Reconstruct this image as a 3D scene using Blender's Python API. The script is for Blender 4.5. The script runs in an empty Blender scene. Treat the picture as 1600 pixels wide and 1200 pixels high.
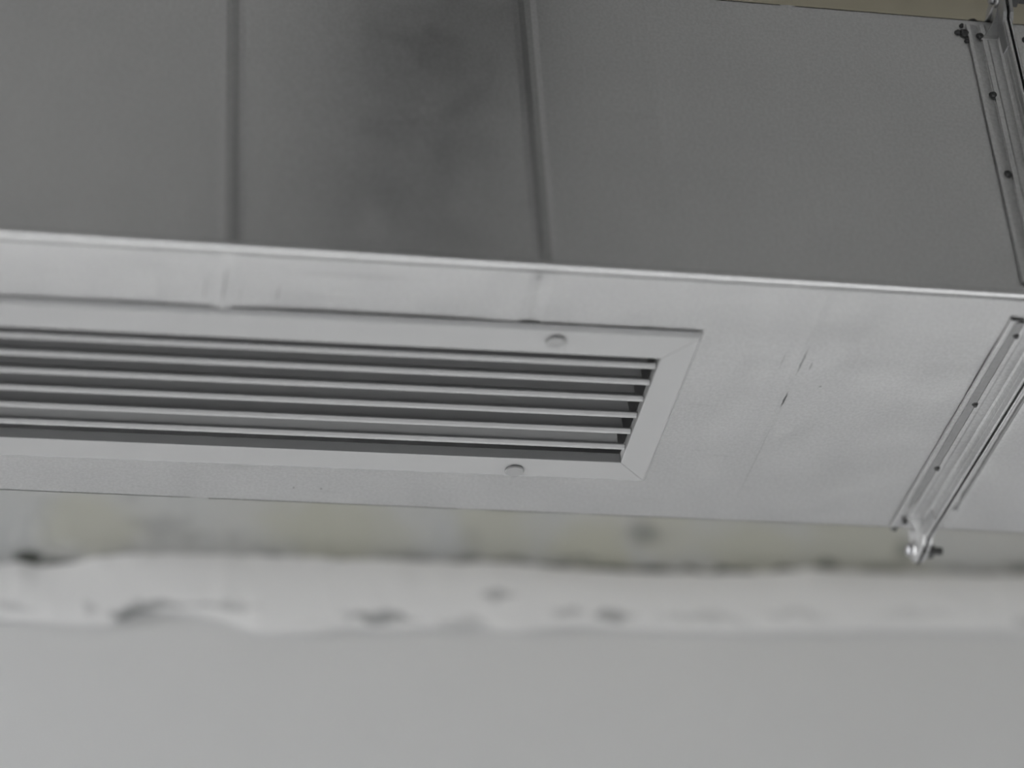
import bpy, bmesh, math, random
from mathutils import Vector, Matrix, noise

random.seed(7)
scene = bpy.context.scene
COL = scene.collection

# ------------------------------------------------------------------ camera
cam_d = bpy.data.cameras.new('camera')
cam = bpy.data.objects.new('camera', cam_d)
COL.objects.link(cam)
rot = Matrix(((0.98207199, -0.05082551, -0.18152512),
              (-0.17847608, -0.56062821, -0.80860516),
              (-0.06067033, 0.82650637, -0.5596484)))
cam.matrix_world = Matrix.Translation((-0.2815, -1.2285, -0.9432)) @ rot.to_4x4()
cam_d.sensor_width = 36.0
cam_d.lens = 3841.38 / 1600 * 36.0
cam_d.clip_start = 0.05
cam_d.dof.use_dof = True
cam_d.dof.focus_distance = 1.74
cam_d.dof.aperture_fstop = 1.8
scene.camera = cam

# ------------------------------------------------------------------ light and exposure
scene.view_settings.view_transform = 'Standard'
scene.view_settings.look = 'None'
scene.view_settings.gamma = 1.0
scene.view_settings.use_curve_mapping = False
scene.view_settings.exposure = 0.08

world = bpy.data.worlds.new('overcast_sky')
scene.world = world
world.use_nodes = True
bg = world.node_tree.nodes['Background']
bg.inputs[0].default_value = (0.80, 0.88, 1.0, 1)
bg.inputs[1].default_value = 0.5


def window_light(name, loc, aim, sx, sy, power, color, spread):
    """area lamp set at a window of the hall"""
    d = bpy.data.lights.new(name, 'AREA')
    d.shape = 'RECTANGLE'
    d.size, d.size_y = sx, sy
    d.energy = power
    d.color = color
    d.spread = math.radians(spread)
    o = bpy.data.objects.new(name, d)
    COL.objects.link(o)
    o.location = loc
    o.rotation_euler = (Vector(aim) - Vector(loc)).to_track_quat('-Z', 'Y').to_euler()
    return o


window_light('daylight_left', (-3.85, -0.2, -0.35), (-0.35, 0.25, -2.4), 1.6, 0.9, 96, (0.99, 0.985, 0.99), 62)
window_light('daylight_right', (3.85, -0.2, -0.35), (0.45, 0.25, -2.4), 1.6, 0.9, 52, (0.99, 0.985, 0.985), 62)
window_light('upper_wall_fill', (-3.85, 0.48, 0.15), (0.6, 0.66, 0.17), 0.3, 0.4, 60, (0.99, 0.99, 1.0), 100)  # extra lamp added at the left window to brighten the upper wall


# ------------------------------------------------------------------ materials
class Nodes:
    def __init__(self, name):
        self.m = bpy.data.materials.new(name)
        self.m.use_nodes = True
        self.t = self.m.node_tree
        self.b = self.t.nodes['Principled BSDF']
        self.pos = self.t.nodes.new('ShaderNodeNewGeometry').outputs['Position']

    def n(self, kind, **kw):
        x = self.t.nodes.new(kind)
        for k, v in kw.items():
            setattr(x, k, v)
        return x

    def link(self, a, b):
        self.t.links.new(a, b)

    def scaled(self, s, src=None):
        m = self.n('ShaderNodeVectorMath', operation='MULTIPLY')
        self.link(src or self.pos, m.inputs[0])
        m.inputs[1].default_value = s
        return m.outputs[0]

    def noise(self, scale, detail=3, rough=0.5, stretch=None, src=None):
        x = self.n('ShaderNodeTexNoise')
        x.inputs['Scale'].default_value = scale
        x.inputs['Detail'].default_value = detail
        x.inputs['Roughness'].default_value = rough
        self.link(self.scaled(stretch, src) if stretch else (src or self.pos), x.inputs['Vector'])
        return x.outputs['Fac']

    def ramp(self, fac, stops):
        r = self.n('ShaderNodeValToRGB')
        e = r.color_ramp.elements
        while len(e) < len(stops):
            e.new(0.5)
        for i, (p, c) in enumerate(stops):
            e[i].position = p
            e[i].color = (c, c, c, 1) if not isinstance(c, tuple) else (*c, 1)
        self.link(fac, r.inputs[0])
        return r.outputs[0]

    def mix(self, fac, a, b, mode='MIX'):
        x = self.n('ShaderNodeMix', data_type='RGBA', blend_type=mode)
        for v, s in ((fac, x.inputs[0]), (a, x.inputs[6]), (b, x.inputs[7])):
            if isinstance(v, (int, float)):
                s.default_value = v
            elif isinstance(v, tuple):
                s.default_value = (*v, 1)
            else:
                self.link(v, s)
        return x.outputs[2]

    def math(self, op, a, b=None, clamp=False):
        x = self.n('ShaderNodeMath', operation=op, use_clamp=clamp)
        for v, s in ((a, x.inputs[0]), (b, x.inputs[1])):
            if v is None:
                continue
            if isinstance(v, (int, float)):
                s.default_value = v
            else:
                self.link(v, s)
        return x.outputs[0]

    def spots(self, items, wobble=0.022, wscale=45):
        """mask of soft elliptical stains: items of (centre, half sizes, strength)"""
        wob = self.n('ShaderNodeTexNoise')
        wob.inputs['Scale'].default_value = wscale
        self.link(self.pos, wob.inputs['Vector'])
        off = self.n('ShaderNodeVectorMath', operation='MULTIPLY_ADD')
        self.link(wob.outputs['Color'], off.inputs[0])
        off.inputs[1].default_value = (wobble, wobble, wobble)
        off.inputs[2].default_value = (-wobble / 2,) * 3
        add = self.n('ShaderNodeVectorMath', operation='ADD')
        self.link(self.pos, add.inputs[0])
        self.link(off.outputs[0], add.inputs[1])
        total = None
        for c, r, k in items:
            s = self.n('ShaderNodeVectorMath', operation='SUBTRACT')
            self.link(add.outputs[0], s.inputs[0])
            s.inputs[1].default_value = c
            d = self.n('ShaderNodeVectorMath', operation='DIVIDE')
            self.link(s.outputs[0], d.inputs[0])
            d.inputs[1].default_value = r
            ln = self.n('ShaderNodeVectorMath', operation='LENGTH')
            self.link(d.outputs[0], ln.inputs[0])
            mr = self.n('ShaderNodeMapRange', interpolation_type='SMOOTHSTEP')
            self.link(ln.outputs['Value'], mr.inputs[0])
            mr.inputs[1].default_value = 0.35
            mr.inputs[2].default_value = 1.1
            mr.inputs[3].default_value = k
            mr.inputs[4].default_value = 0.0
            total = mr.outputs[0] if total is None else self.math('MAXIMUM', total, mr.outputs[0])
        return total

    def bump(self, height, strength, dist=0.001):
        b = self.n('ShaderNodeBump')
        b.inputs['Strength'].default_value = strength
        b.inputs['Distance'].default_value = dist
        self.link(height, b.inputs['Height'])
        self.link(b.outputs[0], self.b.inputs['Normal'])

    def set(self, **kw):
        names = {'color': 'Base Color', 'metal': 'Metallic', 'rough': 'Roughness', 'spec': 'Specular IOR Level'}
        for k, v in kw.items():
            s = self.b.inputs[names[k]]
            if isinstance(v, tuple):
                s.default_value = (*v, 1)
            elif isinstance(v, (int, float)):
                s.default_value = v
            else:
                self.link(v, s)
        return self


def galvanised(name, base, rough, grain=1.0):
    k = Nodes(name)
    cloud = k.noise(9, 4, 0.6)
    fine = k.noise(420, 2, 0.6, (1.0, 1.0, 1.0))
    streak = k.noise(60, 4, 0.65, (0.25, 1.6, 1.6))
    v = k.ramp(cloud, [(0.3, base * 0.97), (0.7, base * 1.03)])
    v = k.mix(0.30 * grain, v, k.ramp(fine, [(0.35, base * 0.80), (0.65, base * 1.18)]))
    scuff = k.ramp(streak, [(0.66, 0.0), (0.82, 1.0)])
    v = k.mix(k.math('MULTIPLY', scuff, 0.30 * grain), v, (base * 0.55, base * 0.56, base * 0.56))
    r = k.ramp(k.noise(30, 3), [(0.3, rough - 0.05), (0.7, rough + 0.05)])
    k.set(color=v, metal=1.0, rough=r)
    k.bump(fine, 0.05 * grain, 0.0004)
    return k.m


def plain(name, color, rough=0.5, metal=0.0, vary=0.05, scale=40):
    k = Nodes(name)
    f = k.noise(scale, 3)
    k.set(color=k.mix(f, tuple(c * (1 - vary) for c in color), tuple(min(1, c * (1 + vary)) for c in color)), rough=rough, metal=metal)
    return k.m


M_SHEET = galvanised('galvanised_sheet', 0.585, 0.36)
def with_marks(mat_name, marks):
    k = Nodes(mat_name)
    fine = k.noise(420, 2, 0.6)
    v = k.mix(0.30, k.ramp(k.noise(9, 4, 0.6), [(0.3, 0.57), (0.7, 0.60)]), k.ramp(fine, [(0.35, 0.45), (0.65, 0.66)]))
    streak = k.ramp(k.noise(60, 4, 0.65, (0.25, 1.6, 1.6)), [(0.62, 0.0), (0.78, 1.0)])
    v = k.mix(k.math('MULTIPLY', streak, 0.30), v, (0.26, 0.265, 0.265))
    v = k.mix(k.spots(marks, 0.0012, 300), v, (0.12, 0.12, 0.12))
    k.set(color=v, metal=1.0, rough=k.ramp(k.noise(30, 3), [(0.3, 0.31), (0.7, 0.39)]))
    k.bump(fine, 0.05, 0.0004)
    return k.m


M_UNDER = with_marks('galvanised_underside', [
    ((0.2190, 0.0900, 0), (0.0008, 0.0180, 1), 0.75), ((0.2190, 0.1360, 0), (0.0010, 0.0110, 1), 0.95), ((0.2265, 0.0950, 0), (0.0007, 0.0060, 1), 0.5),
    ((0.2190, 0.2200, 0), (0.0005, 0.0600, 1), 0.25), ((0.2050, 0.0900, 0), (0.0006, 0.0120, 1), 0.3), ((0.2400, 0.1180, 0), (0.0012, 0.0012, 1), 0.5),
    ((-0.1800, 0.0400, 0), (0.0011, 0.0230, 1), 0.40), ((-0.1920, 0.0450, 0), (0.0008, 0.0160, 1), 0.25), ((-0.1690, 0.0500, 0), (0.0008, 0.0120, 1), 0.2),
    ((0.0200, 0.0120, 0), (0.0030, 0.0050, 1), 0.35), ((-0.1000, 0.0220, 0), (0.05, 0.0040, 1), 0.12), ((-0.145, 0.046, 0), (0.0010, 0.010, 1), 0.35),
    ((-0.0900, 0.2800, 0), (0.0010, 0.0016, 1), 0.6), ((-0.1100, 0.2800, 0), (0.0010, 0.0016, 1), 0.6), ((0.1060, 0.0600, 0), (0.010, 0.0030, 1), 0.35)])
M_RIB = galvanised('shaded_rib_sheet', 0.42, 0.36)  # sheet tone darkened to paint in the rib shading
M_RAIL = galvanised('galvanised_rail', 0.60, 0.33, 1.4)
M_CORNER = galvanised('zinc_plated_corner', 0.40, 0.48, 1.0)
M_BOLT = plain('zinc_bolt', (0.30, 0.30, 0.31), 0.5, 1.0)
M_SCREW = plain('dark_screw', (0.045, 0.045, 0.045), 0.5, 0.3)
M_GASKET_SHADE = plain('black_gasket_and_shade', (0.012, 0.012, 0.012), 0.9)  # gasket rubber, also the painted dark of the hollow rail end
M_MASTIC = plain('grey_mastic', (0.165, 0.165, 0.165), 0.55, 0.0, 0.2, 300)
M_GRILLE = plain('grey_grille_paint', (0.315, 0.315, 0.315), 0.22, 0.0, 0.015)
M_BLADE = plain('shaded_blade_paint', (0.29, 0.29, 0.29), 0.4, 0.0, 0.015)  # grille paint made darker to paint in the shade between the slats
M_CAP = plain('grey_plastic_cap', (0.24, 0.24, 0.24), 0.45, 0.0, 0.02)
M_FLOOR = plain('pale_screed', (0.585, 0.59, 0.59), 0.85, 0.0, 0.1, 3)
M_PIPE = plain('black_pipe_insulation', (0.038, 0.038, 0.039), 0.9)
M_FRAME = plain('window_frame_paint', (0.5, 0.5, 0.5), 0.5)


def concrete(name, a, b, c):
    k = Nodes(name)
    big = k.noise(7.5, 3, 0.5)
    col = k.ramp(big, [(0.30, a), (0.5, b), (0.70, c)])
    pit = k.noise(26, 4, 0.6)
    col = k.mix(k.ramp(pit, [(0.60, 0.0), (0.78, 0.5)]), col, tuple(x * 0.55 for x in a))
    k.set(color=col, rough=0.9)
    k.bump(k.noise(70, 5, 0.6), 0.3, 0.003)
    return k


kc = concrete('bare_concrete', (0.55, 0.565, 0.575), (0.585, 0.595, 0.59), (0.60, 0.60, 0.575))
M_CONCRETE = kc.m
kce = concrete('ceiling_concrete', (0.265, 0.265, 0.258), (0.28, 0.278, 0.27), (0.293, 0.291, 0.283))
tan = kce.spots([((0.45, 0.40, 0.47), (0.80, 0.50, 1), 0.85)])
kce.link(kce.mix(tan, kce.b.inputs['Base Color'].links[0].from_socket, (0.405, 0.37, 0.275)), kce.b.inputs['Base Color'])
M_CEILING = kce.m

# wall finishes, with the smudges the trowel left behind
kw = Nodes('white_wall_paint')
kw.set(color=kw.mix(kw.noise(5, 3), (0.735, 0.738, 0.737), (0.765, 0.768, 0.767)), rough=0.7)
kw.bump(kw.noise(160, 3), 0.08, 0.001)
M_WALL = kw.m


# ------------------------------------------------------------------ mesh building
class MB:
    def __init__(self):
        self.v, self.f = [], []

    def add(self, vs, fs):
        o = len(self.v)
        self.v += [tuple(p) for p in vs]
        self.f += [tuple(i + o for i in f) for f in fs]
        return self

    def box(self, a, b):
        x0, y0, z0 = a
        x1, y1, z1 = b
        vs = [(x, y, z) for x in (x0, x1) for y in (y0, y1) for z in (z0, z1)]
        return self.add(vs, [(0, 1, 3, 2), (4, 6, 7, 5), (0, 4, 5, 1), (2, 3, 7, 6), (0, 2, 6, 4), (1, 5, 7, 3)])

    def prism(self, prof, fn0, fn1, cap=True):
        """closed profile of 2D points swept from fn0(p) to fn1(p)"""
        n = len(prof)
        vs = [fn0(p) for p in prof] + [fn1(p) for p in prof]
        fs = [(i, (i + 1) % n, n + (i + 1) % n, n + i) for i in range(n)]
        if cap:
            fs += [tuple(range(n))[::-1], tuple(range(n, 2 * n))]
        return self.add(vs, fs)

    def sweep(self, rings, closed=True, cap=True):
        n = len(rings[0])
        vs = [p for r in rings for p in r]
        fs = []
        for k in range(len(rings) - 1):
            for i in range(n if closed else n - 1):
                j = (i + 1) % n
                fs.append((k * n + i, k * n + j, (k + 1) * n + j, (k + 1) * n + i))
        if cap and closed:
            fs += [tuple(range(n))[::-1], tuple(range((len(rings) - 1) * n, len(rings) * n))]
        return self.add(vs, fs)

    def lathe(self, prof, origin, axis, seg=20):
        """prof: (radius, height along axis)"""
        ax = Vector(axis).normalized()
        u = ax.orthogonal().normalized()
        w = ax.cross(u)
        o = Vector(origin)
        rings = []
        for r, h in prof:
            rings.append([o + ax * h + (u * math.cos(2 * math.pi * i / seg) + w * math.sin(2 * math.pi * i / seg)) * r for i in range(seg)])
        return self.sweep(rings)

    def grid(self, us, vs_, fn, skip=None):
        n = len(vs_)
        pts = [fn(u, v) for u in us for v in vs_]
        fs = []
        for i in range(len(us) - 1):
            for j in range(n - 1):
                if skip and skip((us[i] + us[i + 1]) / 2, (vs_[j] + vs_[j + 1]) / 2):
                    continue
                fs.append((i * n + j, (i + 1) * n + j, (i + 1) * n + j + 1, i * n + j + 1))
        return self.add(pts, fs)

    def build(self, name, mat, parent=None, bevel=0, smooth=False, solid=0, offset=-1, seg=2):
        me = bpy.data.meshes.new(name)
        base, q = Vector(), parent
        while q is not None:
            if '_base' in q:
                base = Vector(q['_base'])
            q = q.parent
        me.from_pydata([Vector(p) - base for p in self.v], [], self.f)
        bm = bmesh.new()
        bm.from_mesh(me)
        if not solid:
            bmesh.ops.recalc_face_normals(bm, faces=bm.faces)
        bm.to_mesh(me)
        bm.free()
        me.materials.append(mat)
        if smooth:
            for p in me.polygons:
                p.use_smooth = True
        o = bpy.data.objects.new(name, me)
        COL.objects.link(o)
        if parent is not None:
            o.parent = parent
        if solid:
            m = o.modifiers.new('solid', 'SOLIDIFY')
            m.thickness = solid
            m.offset = offset
        if bevel:
            m = o.modifiers.new('bevel', 'BEVEL')
            m.width = bevel
            m.segments = seg
            m.limit_method = 'ANGLE'
            m.angle_limit = math.radians(35)
        return o


def thing(name, label, cat, loc, group=None, rz=0.0):
    o = bpy.data.objects.new(name, None)
    COL.objects.link(o)
    o.empty_display_size = 0.05
    o.location = loc
    o.rotation_euler = (0, 0, rz)
    o['_base'] = tuple(loc)
    o['label'] = label
    o['category'] = cat
    if group:
        o['group'] = group
    return o


def struct(o):
    o['kind'] = 'structure'
    return o


def lin(a, b, n):
    return [a + (b - a) * i / (n - 1) for i in range(n)]


# ------------------------------------------------------------------ the room
X0, X1, Y0, YW, ZF, ZC = -4.0, 4.0, -5.0, 0.70, -2.40, 0.47
struct(MB().box((X0 - .2, Y0 - .2, ZF - .2), (X1 + .2, YW + .25, ZF)).build('floor', M_FLOOR))
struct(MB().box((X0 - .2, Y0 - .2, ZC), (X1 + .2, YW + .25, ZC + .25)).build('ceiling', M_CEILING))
wall_back = struct(MB().box((X0 - .2, YW, ZF), (X1 + .2, YW + .25, ZC)).build('wall_back', M_CONCRETE))
struct(MB().box((X0 - .2, Y0 - .2, ZF), (X1 + .2, Y0, ZC)).build('wall_front', M_CONCRETE))


def side_wall(name, win, x0, x1):
    """a side wall with one high window opening"""
    wy0, wy1, wz0, wz1 = -1.9, 0.6, -1.0, 0.4
    m = MB()
    m.box((x0, Y0, ZF), (x1, wy0, ZC))
    m.box((x0, wy1, ZF), (x1, YW, ZC))
    m.box((x0, wy0, ZF), (x1, wy1, wz0))
    m.box((x0, wy0, wz1), (x1, wy1, ZC))
    struct(m.build(name, M_WALL))
    f = MB()
    xa, xb = x0 + .06, x1 - .06
    t = .06
    f.box((xa, wy0, wz0), (xb, wy0 + t, wz1))
    f.box((xa, wy1 - t, wz0), (xb, wy1, wz1))
    f.box((xa, wy0 + t, wz0), (xb, wy1 - t, wz0 + t))
    f.box((xa, wy0 + t, wz1 - t), (xb, wy1 - t, wz1))
    f.box((xa, (wy0 + wy1) / 2 - t / 2, wz0 + t), (xb, (wy0 + wy1) / 2 + t / 2, wz1 - t))
    struct(f.build(win, M_FRAME, bevel=0.004))


side_wall('wall_left', 'window_1', X0 - .2, X0)
side_wall('wall_right', 'window_2', X1, X1 + .2)

# plaster on the back wall: ends in a ragged line below the bare concrete
RAG = [(-0.3561, 0.1607), (-0.3232, 0.1634), (-0.3068, 0.168), (-0.29, 0.1636), (-0.2678, 0.1658), (-0.2457, 0.1733), (-0.229, 0.1767),
       (-0.2065, 0.1797), (-0.1554, 0.1813), (-0.0981, 0.1825), (-0.0403, 0.183), (-0.0053, 0.1819), (0.0182, 0.1842), (0.0771, 0.1828),
       (0.1249, 0.1848), (0.1667, 0.1832), (0.1967, 0.1811), (0.2573, 0.1803), (0.3187, 0.1816), (0.3811, 0.1856), (0.4255, 0.1909),
       (0.4757, 0.1896), (0.5394, 0.1902), (0.6038, 0.1915), (0.6498, 0.1949)]
LOW = [(-0.3206, 0.1167), (-0.2657, 0.1144), (-0.2271, 0.114), (-0.1996, 0.1278), (-0.1661, 0.1304), (-0.1322, 0.124), (-0.0983, 0.1124),
       (-0.0529, 0.1135), (-0.0184, 0.1187), (0.0393, 0.1196), (0.0862, 0.1259), (0.1329, 0.1211), (0.1928, 0.13), (0.2345, 0.1283),
       (0.3129, 0.1279), (0.3742, 0.1302), (0.4993, 0.1369), (0.6265, 0.1397)]


def interp(tab, x, tail):
    if x <= tab[0][0]:
        return tab[0][1] + tail * noise.noise((x * 14, 3.1, 0))
    if x >= tab[-1][0]:
        return tab[-1][1] + tail * noise.noise((x * 14, 9.7, 0))
    for (a, za), (b, zb) in zip(tab, tab[1:]):
        if a <= x <= b:
            return za + (zb - za) * (x - a) / (b - a)


def rag(x):
    return interp(RAG, x, 0.008) + 0.0016 * noise.noise((x * 60, 0, 5)) + 0.0012 * noise.noise((x * 170, 2, 5))


def low(x):
    return interp(LOW, x, 0.008) + 0.0012 * noise.noise((x * 70, 7, 5))


xs = [X0] + lin(-1.6, 1.8, 341) + [X1]
y_face = YW - 0.010

# filler band along the top of the plaster, whiter than the paint below it
kf = Nodes('white_filler')
base = kf.mix(kf.noise(8, 3), (0.835, 0.835, 0.835), (0.865, 0.865, 0.865))
yb = y_face - 0.003
SM = [((-0.185, yb, 0.1255), (0.030, 1, 0.0065), 0.60), ((-0.205, yb, 0.1165), (0.026, 1, 0.0085), 0.70),
      ((-0.135, yb, 0.128), (0.05, 1, 0.004), 0.35), ((-0.245, yb, 0.122), (0.012, 1, 0.006), 0.25),
      ((0.010, yb, 0.121), (0.040, 1, 0.007), 0.62), ((0.088, yb, 0.121), (0.03, 1, 0.006), 0.25),
      ((0.120, yb, 0.149), (0.018, 1, 0.0055), 0.45), ((0.228, yb, 0.1305), (0.022, 1, 0.007), 0.6), ((0.185, yb, 0.134), (0.02, 1, 0.006), 0.35),
      ((0.31, yb, 0.133), (0.05, 1, 0.008), 0.22), ((0.40, yb, 0.139), (0.04, 1, 0.006), 0.2), ((0.52, yb, 0.145), (0.05, 1, 0.006), 0.14),
      ((0.63, yb, 0.140), (0.016, 1, 0.008), 0.3), ((-0.315, yb, 0.118), (0.03, 1, 0.006), 0.25)]
kf.set(color=kf.mix(kf.spots(SM), base, (0.10, 0.112, 0.112)), rough=0.8)
kf.bump(kf.noise(60, 4), 0.25, 0.002)
M_FILLER = kf.m

m = MB()
m.grid(xs, [0, 1], lambda x, t: (x, y_face, ZF if t == 0 else rag(x) - 0.004))
m.build('plaster_coat', M_WALL, wall_back, solid=0.0098, offset=-1)
m = MB()
m.grid(xs, lin(0, 1, 7), lambda x, t: (x, y_face - 0.0035 * math.sin(math.pi * min(1, 0.12 + t * 0.9)) ** 0.4, low(x) - 0.010 + (rag(x) - low(x) + 0.010) * t))
m.build('filler_band', M_FILLER, wall_back, smooth=True)
# top edge of the plaster, a broken ledge
m = MB()
m.grid(xs, [0, 1], lambda x, t: (x, y_face - 0.0035 * math.sin(math.pi * 1.0) + (0.0 if t == 0 else 0.0099), rag(x) - (0 if t == 0 else 0.001)))
m.build('plaster_edge', M_FILLER, wall_back)

# dark stains on the concrete, and the ledge's shadow painted along the plaster line
yc = YW
CS = [((-0.300, yc, 0.176), (0.020, 1, 0.010), 0.95), ((-0.268, yc, 0.171), (0.022, 1, 0.007), 0.75), ((-0.21, yc, 0.183), (0.04, 1, 0.006), 0.3),
      ((-0.02, yc, 0.188), (0.012, 1, 0.005), 0.4), ((0.097, yc, 0.192), (0.022, 1, 0.008), 0.45), ((0.165, yc, 0.190), (0.04, 1, 0.005), 0.65),
      ((0.25, yc, 0.1875), (0.06, 1, 0.005), 0.9), ((0.34, yc, 0.189), (0.06, 1, 0.005), 0.9), ((0.405, yc, 0.194), (0.03, 1, 0.006), 0.85),
      ((0.445, yc, 0.199), (0.016, 1, 0.008), 0.7), ((0.50, yc, 0.197), (0.05, 1, 0.008), 0.5), ((0.64, yc, 0.206), (0.02, 1, 0.012), 0.6),
      ((0.60, yc, 0.20), (0.04, 1, 0.006), 0.4), ((0.525, yc, 0.222), (0.016, 1, 0.012), 0.5), ((0.27, yc, 0.225), (0.03, 1, 0.014), 0.25),
      ((-0.165, yc, 0.205), (0.04, 1, 0.006), 0.2), ((0.13, yc, 0.1935), (0.02, 1, 0.006), 0.45)]
bc = kc.b.inputs['Base Color']
LICHEN = [((-0.25, yc, 0.2101), (0.03, 1, 0.03), 0.6), ((-0.0312, yc, 0.2142), (0.045, 1, 0.035), 0.75), ((0.1269, yc, 0.2286), (0.03, 1, 0.03), 0.6), ((0.212, yc, 0.21), (0.035, 1, 0.03), 0.8), ((0.2911, yc, 0.234), (0.03, 1, 0.03), 0.5), ((0.3701, yc, 0.2152), (0.05, 1, 0.03), 0.7), ((0.4796, yc, 0.2188), (0.06, 1, 0.035), 0.6), ((0.0175, yc, 0.2036), (0.03, 1, 0.02), 0.5)]
DAMP = [((-0.1832, yc, 0.2184), (0.035, 1, 0.012), 0.3), ((0.2668, yc, 0.2301), (0.022, 1, 0.016), 0.35), ((0.0418, yc, 0.1935), (0.03, 1, 0.008), 0.4), ((-0.0828, yc, 0.1906), (0.014, 1, 0.008), 0.5), ((0.1026, yc, 0.2125), (0.02, 1, 0.02), 0.15), ((0.1999, yc, 0.1974), (0.03, 1, 0.006), 0.45)]
src = bc.links[0].from_socket
src = kc.mix(kc.spots([(c, (r[0] * 1.7, 1, r[2] * 1.5), k) for c, r, k in LICHEN], 0.06, 22), src, (0.545, 0.545, 0.455))
src = kc.mix(kc.spots(DAMP), src, (0.16, 0.17, 0.18))
kc.link(kc.mix(kc.spots(CS), src, (0.045, 0.053, 0.04)), bc)

# ------------------------------------------------------------------ ducts
W, H = 0.300, 0.2467
XJ = 0.3730            # plane where the two sections meet
RIB = [(-0.1785, 0.0085, 0.0006), (0.0225, 0.0085, 0.0006), (0.109, 0.007, 0.00022), (0.2150, 0.0055, 0.00030)]


def tri(x, c, w, d):
    t = abs(x - c) / w
    return d * (1 - t) if t < 1 else 0.0


def rib_front(x):
    return sum(tri(x, c, w, d) for c, w, d in RIB)


def bow(x):
    """sheet swells very slightly between the ribs"""
    a, b = RIB[0][0], RIB[1][0]
    if a < x < b:
        t = (x - a) / (b - a)
        return math.sin(math.pi * t)
    return 0.0


def rib_xs(x0, x1):
    s = set(lin(x0, x1, 60))
    for c, w, d in RIB:
        for t in (-1, -0.5, 0, 0.5, 1):
            s.add(c + w * t)
    return sorted(x for x in s if x0 <= x <= x1)


GX0, GX1 = -0.62, 0.1430            # outer ends of the grille
HOLE = (-0.598, 0.1225, 0.0780, 0.2280)


def screw(parent, pos, axis, r=0.0021):
    ax = Vector(axis)
    m = MB().lathe([(r * 1.35, -0.0004), (r * 1.35, 0.0003), (r, 0.0006), (r, 0.0014), (r * 0.75, 0.0022), (r * 0.2, 0.0025)], pos, ax, 10)
    return m.build('screw', M_SCREW, parent, smooth=False)


def rail(parent, s, face, u0, u1):
    """flange rail folded from sheet: a leg lying on the duct with a pressed groove and an upstand with a rolled tip.
    s = -1 for the leg running to the left of the joint, +1 to the right; face: which side of the duct."""
    xj = XJ if s < 0 else XJ + 0.0016

    def P(a, h, u):         # a: distance from the joint, h: height off the face, u: along the face
        x = xj + s * a
        if face == 'front':
            return (x, -h, u)
        if face == 'bottom':
            return (x, u, -h)
        if face == 'top':
            return (x, u, H + h)
        return (x, W + h, u)
    leg = 0.0262 if s < 0 else 0.0215
    top, low_ = 0.0024, 0.0014
    # outer surface of the profile, from the lip at the leg's end to the tip of the upstand
    outer = [(leg, 0.0004), (leg, top), (leg - 0.0026, top), (leg - 0.0096, 0.0007), (leg - 0.0100, 0.0012), (leg - 0.0102, top),
             (leg - 0.0135, top + 0.0001), (leg - 0.0150, top - 0.0002), (0.0046, top), (0.0030, top + 0.0008), (0.0022, top + 0.0022),
             (0.0017, 0.0070), (0.0022, 0.0080), (0.0017, 0.0090), (0.0016, 0.0122), (0.0024, 0.0132), (0.0022, 0.0146), (0.0012, 0.0152), (0.0002, 0.0148)]
    inner = [(0.0001, 0.0100), (0.0001, 0.0004), (0.0042, 0.0004), (0.0060, top - 0.0007), (leg - 0.0135, top - 0.0005), (leg - 0.0106, top - 0.0006),
             (leg - 0.0104, 0.0009), (leg - 0.0097, 0.0003), (leg - 0.0026, top - 0.0006), (leg - 0.0006, top - 0.0006), (leg - 0.0006, 0.0004)]
    prof = outer + inner
    m = MB().prism(prof, lambda p: P(p[0], p[1], u0), lambda p: P(p[0], p[1], u1))
    o = m.build('flange_rail', M_RAIL, parent)
    return o


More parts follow.
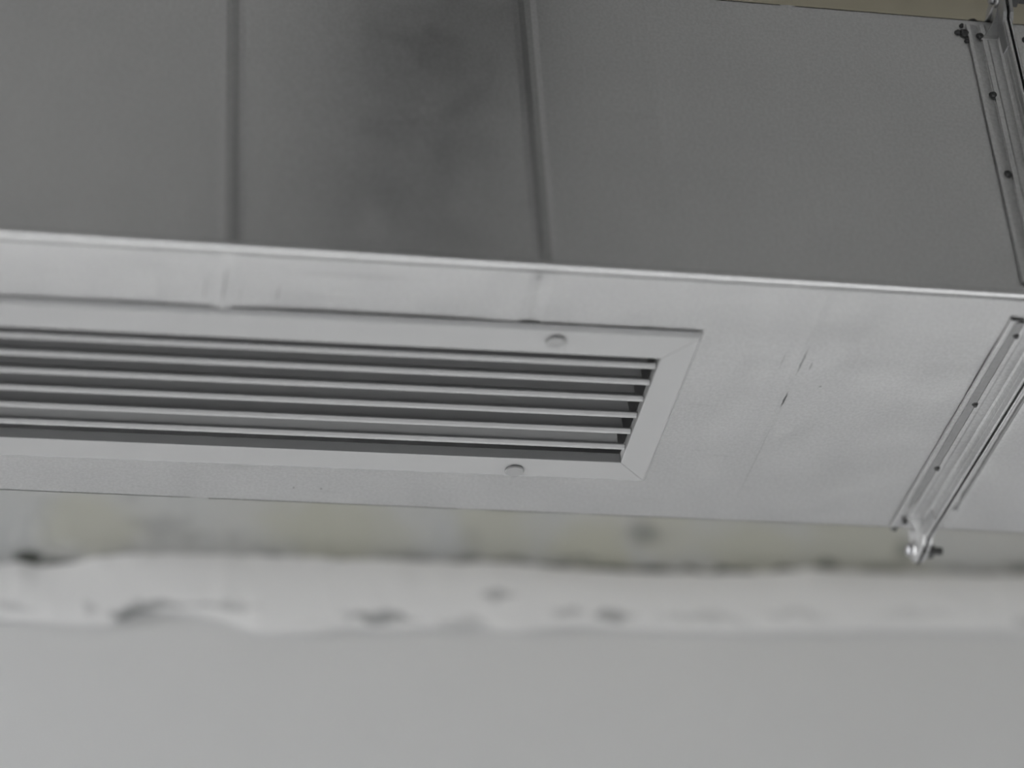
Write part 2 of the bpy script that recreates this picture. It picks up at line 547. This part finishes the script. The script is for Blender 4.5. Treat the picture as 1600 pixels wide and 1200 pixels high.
def corner(parent, s, cy, cz):
    """pressed corner plate of the flange with its bolt; cy, cz = -1/+1 for which corner"""
    xj = XJ - 0.0002 if s < 0 else XJ + 0.0018
    yo = 0.0 if cy < 0 else W
    zo = 0.0 if cz < 0 else H
    L, E, I = 0.034, 0.0212, 0.0006          # arm length, reach beyond the duct, inset

    def Q(a, b):
        return (yo + cy * a, zo + cz * b)
    out = []
    R = 0.007
    pts = [(-L, I + 0.001), (-L, 0.0125), (-0.012, 0.0135), (-0.006, E - 0.003)]
    pts += [(E - R + R * math.sin(t), E - R + R * math.cos(t)) for t in lin(0.0, math.pi / 2, 6)]
    pts += [(E - 0.003, -0.006), (0.0135, -0.012), (0.0125, -L), (I + 0.001, -L), (I + 0.001, I + 0.001)]
    prof = [Q(a, b) for a, b in pts]
    x0, x1 = xj, xj + s * 0.0030
    m = MB().prism(prof, lambda p: (x0, p[0], p[1]), lambda p: (x1, p[0], p[1]))
    c = m.build('corner_plate', M_CORNER, parent, bevel=0.0008, seg=2)
    # pressed hub around the bolt hole, and a curved web reaching back over the rail legs
    bc_ = Q(0.0122, 0.0122)
    hub = MB().lathe([(0.0074, 0.0), (0.0068, 0.0014), (0.0052, 0.0020), (0.0042, 0.0020)], (x1, bc_[0], bc_[1]), (s, 0, 0), 20)
    hub.build('bolt_boss', M_CORNER, c, smooth=True)
    web = MB()
    rings = []
    for t in lin(0, 1, 7):
        reach = (0.0135 if s < 0 else 0.004) * (1 - t) ** 1.6 + 0.0016
        a = -0.020 + 0.024 * t
        p = Q(a, 0.0026 + 0.0090 * t ** 1.5)
        p2 = Q(a, 0.0014 + 0.0090 * t ** 1.5)
        rings.append([(xj + s * 0.0005, *p), (xj + s * (0.002 + reach), *p), (xj + s * (0.002 + reach), *p2), (xj + s * 0.0005, *p2)])
    web.sweep(rings)
    rings = []
    for t in lin(0, 1, 7):
        reach = (0.0135 if s < 0 else 0.004) * (1 - t) ** 1.6 + 0.0016
        a = -0.020 + 0.024 * t
        p = Q(0.0026 + 0.0090 * t ** 1.5, a)
        p2 = Q(0.0014 + 0.0090 * t ** 1.5, a)
        rings.append([(xj + s * 0.0005, *p), (xj + s * (0.002 + reach), *p), (xj + s * (0.002 + reach), *p2), (xj + s * 0.0005, *p2)])
    web.sweep(rings)
    web.build('corner_web', M_CORNER, c, bevel=0.0004, seg=1)
    if s < 0:
        m = MB().lathe([(0.0, 0.0006), (0.0050, 0.0006), (0.0050, 0.0026), (0.0044, 0.0036), (0.0026, 0.0042), (0.0, 0.0044)],
                       (x1 - 0.0018, bc_[0], bc_[1]), (-1, 0, 0), 20)
        m.build('corner_bolt', M_BOLT, parent, smooth=True)
    else:
        m = MB().lathe([(0.0, 0.0), (0.0062, 0.0), (0.0062, 0.0050), (0.0050, 0.0056), (0.0031, 0.0056), (0.0031, 0.0125), (0.0, 0.0128)],
                       (x1 + 0.0019, bc_[0], bc_[1]), (1, 0, 0), 6)
        m.build('corner_nut', M_SCREW, parent)
    return c


def lock_seam(parent, x0, x1, far=False):
    """folded lock seam along the lower edge of the duct: a flat rolled bead"""
    rings = []
    for x in rib_xs(x0, x1):
        k = max(0.0, min(1.0, (0.35 - x) / 0.7))
        d = 0.0012 * (tri(x, RIB[0][0], 0.014, 1) - tri(x, RIB[1][0], 0.016, 1))
        sc = 1.0 + 0.22 * k
        w = 0.0008 * noise.noise((x * 18, 4, 1)) * 0.5
        pts = [(-0.0002, 0.0038), (-0.0011, 0.0032), (-0.0016, 0.0020), (-0.0017, 0.0008), (-0.0014, -0.0003), (-0.0006, -0.0010), (0.0006, -0.0012),
               (0.0020, -0.0011), (0.0028, -0.0008), (0.0032, -0.0002), (0.0032, 0.0026), (0.0020, 0.0028), (0.0004, 0.0032)]
        ring = []
        for y, z in pts:
            yy = y * sc + (d + w if y > 0.002 else 0)
            if far:
                yy = W - yy
            ring.append((x, yy, z * (sc if z > 0 else 1)))
        rings.append(ring)
    return MB().sweep(rings).build('lock_seam', M_SHEET, parent, smooth=True)


def build_duct(name, label, x0, x1, has_hole, s):
    base = ((x0 + x1) / 2, W / 2, 0.0)
    d = thing(name, label, 'air duct', base, 'galvanised duct sections')
    T = 0.0008
    xs_ = rib_xs(x0, x1)
    # front
    def front(x, z):
        fade = min(1.0, max(0.0, (z - 0.004) / 0.012))
        rb = rib_front(x) * fade if has_hole else 0
        b = 0.0012 * bow(x) * math.sin(math.pi * z / H) if has_hole else 0
        return (x, -rb - b, z)
    m = MB().grid(xs_, [0.0, 0.004, 0.008, 0.012, 0.016] + lin(0.03, H, 12), front)
    fp = m.build('front_panel', M_SHEET, d, solid=T, offset=-1)
    if has_hole:                                # darker sheet colour paints in the shading of the two pressed ribs
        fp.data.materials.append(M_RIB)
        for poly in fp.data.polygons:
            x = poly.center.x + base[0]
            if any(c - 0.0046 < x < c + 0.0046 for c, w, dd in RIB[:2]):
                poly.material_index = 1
    # underside
    hx0, hx1, hy0, hy1 = HOLE
    uy = sorted(set([0.0, 0.003, 0.0052, 0.0064, 0.010, 0.02, 0.03, 0.045, 0.058, 0.064, hy0, hy1] + lin(0.10, 0.21, 5) + lin(0.235, W, 8)))
    ux = sorted(set(xs_ + ([hx0, hx1] if has_hole else [])))

    def under(x, y):
        z = 0.0030 * max(0.0, min(1.0, (0.0064 - y) / 0.0012))
        if has_hole:
            fade = min(1.0, max(0.0, (y - 0.004) / 0.01)) * (1 - 0.65 * min(1, max(0, (y - 0.2) / 0.03))) * min(1, max(0, (W - y) / 0.02))
            z -= fade * tri(x, RIB[0][0], 0.0085, 0.0009)
            z += fade * tri(x, RIB[1][0], 0.0085, 0.0010)
            for c, w, dd in RIB[2:]:
                z -= fade * tri(x, c, w, dd)
            if y < 0.12:                         # cut edge stands off the grille frame between the ribs
                k = min(1.0, max(0.0, (y - 0.035) / 0.03))
                gap = 0.9 * bow(x) ** 0.6 * (1 - 0.45 * max(0, min(1, (x + 0.02) / 0.04))) if bow(x) > 0 else 0.0
                if x < RIB[0][0]:
                    gap = 0.55 * min(1, (RIB[0][0] - x) / 0.05) * max(0.3, 1 - (RIB[0][0] - x) / 0.2)
                if x > RIB[1][0]:
                    gap = 0.45
                z += 0.0010 * gap * k * k
        return (x, y, z)
    m = MB().grid(ux, uy, under, (lambda x, y: hx0 < x < hx1 and hy0 < y < hy1) if has_hole else None)
    m.build('bottom_panel', M_UNDER if has_hole else M_SHEET, d, solid=T, offset=1)
    MB().grid(lin(x0, x1, 12), [0, W], lambda x, y: (x, y, H)).build('top_panel', M_SHEET, d, solid=T, offset=-1)
    MB().grid(lin(x0, x1, 12), [0, H], lambda x, z: (x, W, z)).build('back_panel', M_SHEET, d, solid=T, offset=1)
    xa, xb = (x0, XJ - 0.0262) if s < 0 else (XJ + 0.022, x1)
    lock_seam(d, xa if s > 0 else x0, x1 if s > 0 else XJ - 0.004)
    # flange rails and their screws
    rails = {'front': (0.0095, H - 0.0060), 'bottom': (0.0257, W - 0.0040), 'top': (0.024, W - 0.024), 'back': (0.024, H - 0.024)}
    for face, (a, b) in rails.items():
        rail(d, s, face, a, b)
    if s < 0:
        c0 = MB().box((XJ - 0.0252, 0.0262, -0.0017), (XJ - 0.0172, 0.0300, -0.0001))
        c0.box((XJ - 0.0158, 0.0262, -0.0017), (XJ - 0.0030, 0.0300, -0.0001))
        c0.build('rail_end_shade', M_GASKET_SHADE, d)  # black blocks standing in for the shade inside the hollow rail end
    if s < 0:
        xa, xb, ya = XJ - 0.0232, XJ - 0.0162, 0.0275
    else:
        xa, xb, ya = XJ + 0.0016 + 0.0135, XJ + 0.0016 + 0.0165, 0.0275
    n = 40
    rings = []
    for i in range(n):
        y = ya + (0.268 - ya) * i / (n - 1)
        e = 0.0030 * max(0, (i - n + 5) / 4) ** 2
        j = 0.0005 * noise.noise((y * 400, s, 0)) + 0.0004 * noise.noise((y * 120, s, 3))
        top_ = -0.00255
        rings.append([(xa + j + e, y, -0.0012), (xa + j + e + 0.0008, y, top_ + 0.0001), (xb - e - 0.0003, y, top_), (xb - e, y, -0.0012)])
    MB().sweep(rings).build('mastic_strip', M_MASTIC, d)
    sx = XJ - 0.0175 if s < 0 else XJ + 0.0015 + 0.0165
    for y in (0.0421, 0.1261, 0.2105, 0.2868) if s < 0 else ():
        screw(d, (sx + 0.0005, y, -0.0024), (0, 0, -1), 0.0017)
    for z in (0.0175, 0.1029, 0.1745, 0.2300):
        screw(d, (sx if s > 0 else XJ - 0.0195 + (0.0025 if z > 0.15 else 0), -0.0014, z), (0, -1, 0), 0.0024)
    for cy in (-1, 1):
        for cz in (-1, 1):
            corner(d, s, cy, cz)
    return d


duct_l = build_duct('air_duct', 'galvanised rectangular duct section carrying the slotted grille, left of the flange joint', -0.95, XJ, True, -1)
duct_r = build_duct('air_duct', 'galvanised duct section beyond the flange joint, cut off by the right edge', XJ + 0.0016, 1.15, False, 1)

# loose screws and dents near the top corner of the left section
screw(duct_l, (0.3452, -0.0002, 0.2325), (0, -1, 0), 0.0034)
screw(duct_l, (0.3400, -0.0002, 0.2330), (0, -1, 0), 0.0019)
screw(duct_l, (0.3455, -0.0002, 0.2255), (0, -1, 0), 0.0014)
screw(duct_l, (0.3440, -0.0002, 0.2400), (0, -1, 0), 0.0013)
screw(duct_l, (0.3515, W + 0.0002, -0.0008), (0, 0.5, -1), 0.0022)
MB().lathe([(0.0046, -0.0004), (0.0046, 0.0030), (0.0036, 0.0046), (0.0012, 0.0050)], (0.3560, 0.0062, H), (0, 0, 1), 12).build('screw', M_SCREW, duct_l)

# black sealing strip squeezed between the two flanges
g = MB()
g.box((XJ - 0.0001, W + 0.0006, -0.0205), (XJ + 0.0017, W + 0.0195, -0.0006))
g.box((XJ - 0.0001, -0.0195, H + 0.0006), (XJ + 0.0017, -0.0006, H + 0.0195))
g.box((XJ - 0.0001, -0.0135, 0.004), (XJ + 0.0017, -0.0005, H - 0.002))
g.box((XJ - 0.0001, 0.004, -0.0135), (XJ + 0.0017, W - 0.002, -0.0005))
g.box((XJ - 0.0001, W + 0.0005, 0.004), (XJ + 0.0017, W + 0.0135, H - 0.002))
g.box((XJ - 0.0001, 0.004, H + 0.0005), (XJ + 0.0017, W - 0.002, H + 0.0135))
g.build('sealing_strip', M_GASKET_SHADE, duct_l)

# ------------------------------------------------------------------ grille
gb = (0.143, 0.153, 0.0)
grille = thing('ventilation_grille', 'grey slotted grille with six long horizontal slats set in the duct underside', 'air grille', gb, None, -0.0086)
FT, FB = 0.0605, 0.2460             # outer edges of the frame (near, far)
IT, IB = 0.0886, 0.2201             # opening
IX0, IX1 = -0.595, 0.1190
ZO, ZI = -0.0045, -0.0005           # face and back of the frame


def member(a, b, c, dd, nose):
    """mitred frame member: a,b the outer corners, c,dd the inner corners (same order); nose = outward direction"""
    nx, ny = nose
    e = 0.0007
    m = MB()
    # cross-section from outer back edge round the nose to the inner collar
    prof = [(0.004, ZI)] + [(0.012, -0.0010), (0.085, ZO + 0.0010), (0.105, ZO + 0.0004), (0.130, ZO + 0.0001), (0.16, ZO)] + [(1.0, ZO), (1.0, 0.0036), (0.97, 0.0036), (0.965, ZI)]

    def at(o, i, t):
        return (o[0] + (i[0] - o[0]) * t, o[1] + (i[1] - o[1]) * t)
    r0 = [(*at(a, c, t), z) for t, z in prof]
    r1 = [(*at(b, dd, t), z) for t, z in prof]
    m.sweep([r0, r1])
    return m.build('frame_member', M_GRILLE, grille, bevel=0.0003, seg=1)


g_ = 0.00012
TL, TR, BR, BL = (GX0, FT), (GX1, FT), (GX1, FB), (GX0, FB)
tl, tr, br, bl = (IX0, IT), (IX1, IT), (IX1, IB), (IX0, IB)
sh = lambda p, dx, dy: (p[0] + dx, p[1] + dy)
member(sh(TL, g_, 0), sh(TR, -g_, 0), sh(tl, g_, 0), sh(tr, -g_, 0), (0, -1))
member(sh(BL, g_, 0), sh(BR, -g_, 0), sh(bl, g_, 0), sh(br, -g_, 0), (0, 1))
member(sh(TR, 0, g_), sh(BR, 0, -g_), sh(tr, 0, g_), sh(br, 0, -g_), (1, 0))
member(sh(TL, 0, g_), sh(BL, 0, -g_), sh(tl, 0, g_), sh(bl, 0, -g_), (-1, 0))

SL = [(0.1027, 0), (0.1223, -4), (0.1427, -2), (0.1634, -7), (0.1840, -3), (0.2045, -24)]
for i, (y, lean) in enumerate(SL):
    m = MB()
    r = 0.0022
    zc = -0.0006
    ring0, n = [], 12
    ln = math.radians(lean)
    dy, dz = math.sin(ln), math.cos(ln)
    # rounded nose
    prof = [(y + a, zc + b) for a, b in ((-0.0026, 0.0010), (-0.0029, 0.0004), (-0.0026, -0.0004), (-0.0012, -0.0017), (-0.0002, -0.0021), (0.0011, -0.0021), (0.0015, -0.0015), (0.0015, 0.0010), (0.0, 0.0014))]
    th = 0.0006
    x0, x1 = IX0 + 0.0004, IX1 - 0.0003
    m.prism(prof, lambda p: (x0, p[0], p[1]), lambda p: (x1, p[0], p[1]))
    o = m.build('slat', M_GRILLE, grille, smooth=False, bevel=0.0003, seg=1)
    m = MB()
    step = 0.0007 if i in (1, 2) else 0.0
    h0, h1 = 0.0008, 0.026

    def pt(h, side):
        return (y + dy * h + side * dz * th, zc + dz * h - side * dy * th)
    blade = [pt(h0, -1)]
    if step:
        blade += [pt(0.0036, -1), (pt(0.0036, -1)[0] - step, pt(0.0036, -1)[1]), (pt(h1, -1)[0] - step, pt(h1, -1)[1])]
    else:
        blade += [pt(h1, -1)]
    blade += [pt(h1, 1), pt(h0, 1)]
    end = x1 - 0.0050
    m.prism(blade, lambda p: (x0 + 0.005, p[0], p[1]), lambda p: (end - 0.12 * max(0, p[1]), p[0], p[1]))
    m.build('slat_blade', M_BLADE, o)
for cx, cy in ((0.0438, 0.0735), (0.0436, 0.2345)):
    m = MB().lathe([(0.0052, -0.0002), (0.0052, 0.0007), (0.0065, 0.0008), (0.0067, 0.0011), (0.0066, 0.0022), (0.0061, 0.0027), (0.0035, 0.0029), (0.0, 0.00295)], (cx, cy, ZO), (0, 0, -1), 28)
    m.build('screw_cap', M_CAP, grille, bevel=0, smooth=False)

# ------------------------------------------------------------------ hangers above the frame and the pipe on the ceiling
for k, x in enumerate((-0.45, 0.75)):
    h = thing('duct_hanger', ('steel hanger strap holding the duct section with the grille', 'steel hanger strap holding the duct section past the joint')[k], 'hanger', (x, W / 2, H), 'duct hangers')
    MB().box((x - 0.02, 0.01, H + 0.0004), (x + 0.02, W - 0.01, H + 0.022)).build('strut', M_RAIL, h, bevel=0.002)
    for y in (0.05, W - 0.05):
        MB().lathe([(0.004, 0), (0.004, ZC - H - 0.022)], (x, y, H + 0.022), (0, 0, 1), 10).build('threaded_rod', M_BOLT, h)
p = thing('ceiling_pipe', 'black insulated pipe run under the ceiling in front of the duct', 'pipe', (0.02, -1.0, ZC - 0.1))
MB().lathe([(0.07, 0), (0.07, 1.60)], (0.012, -1.80, ZC - 0.076), (0, 1, 0), 24).build('insulation', M_PIPE, p, smooth=False)
for y in (-1.5, -0.5):
    MB().box((-0.03, y - 0.01, ZC - 0.006), (0.10, y + 0.01, ZC)).build('pipe_bracket', M_RAIL, p)

for o in bpy.data.objects:
    if '_base' in o:
        del o['_base']
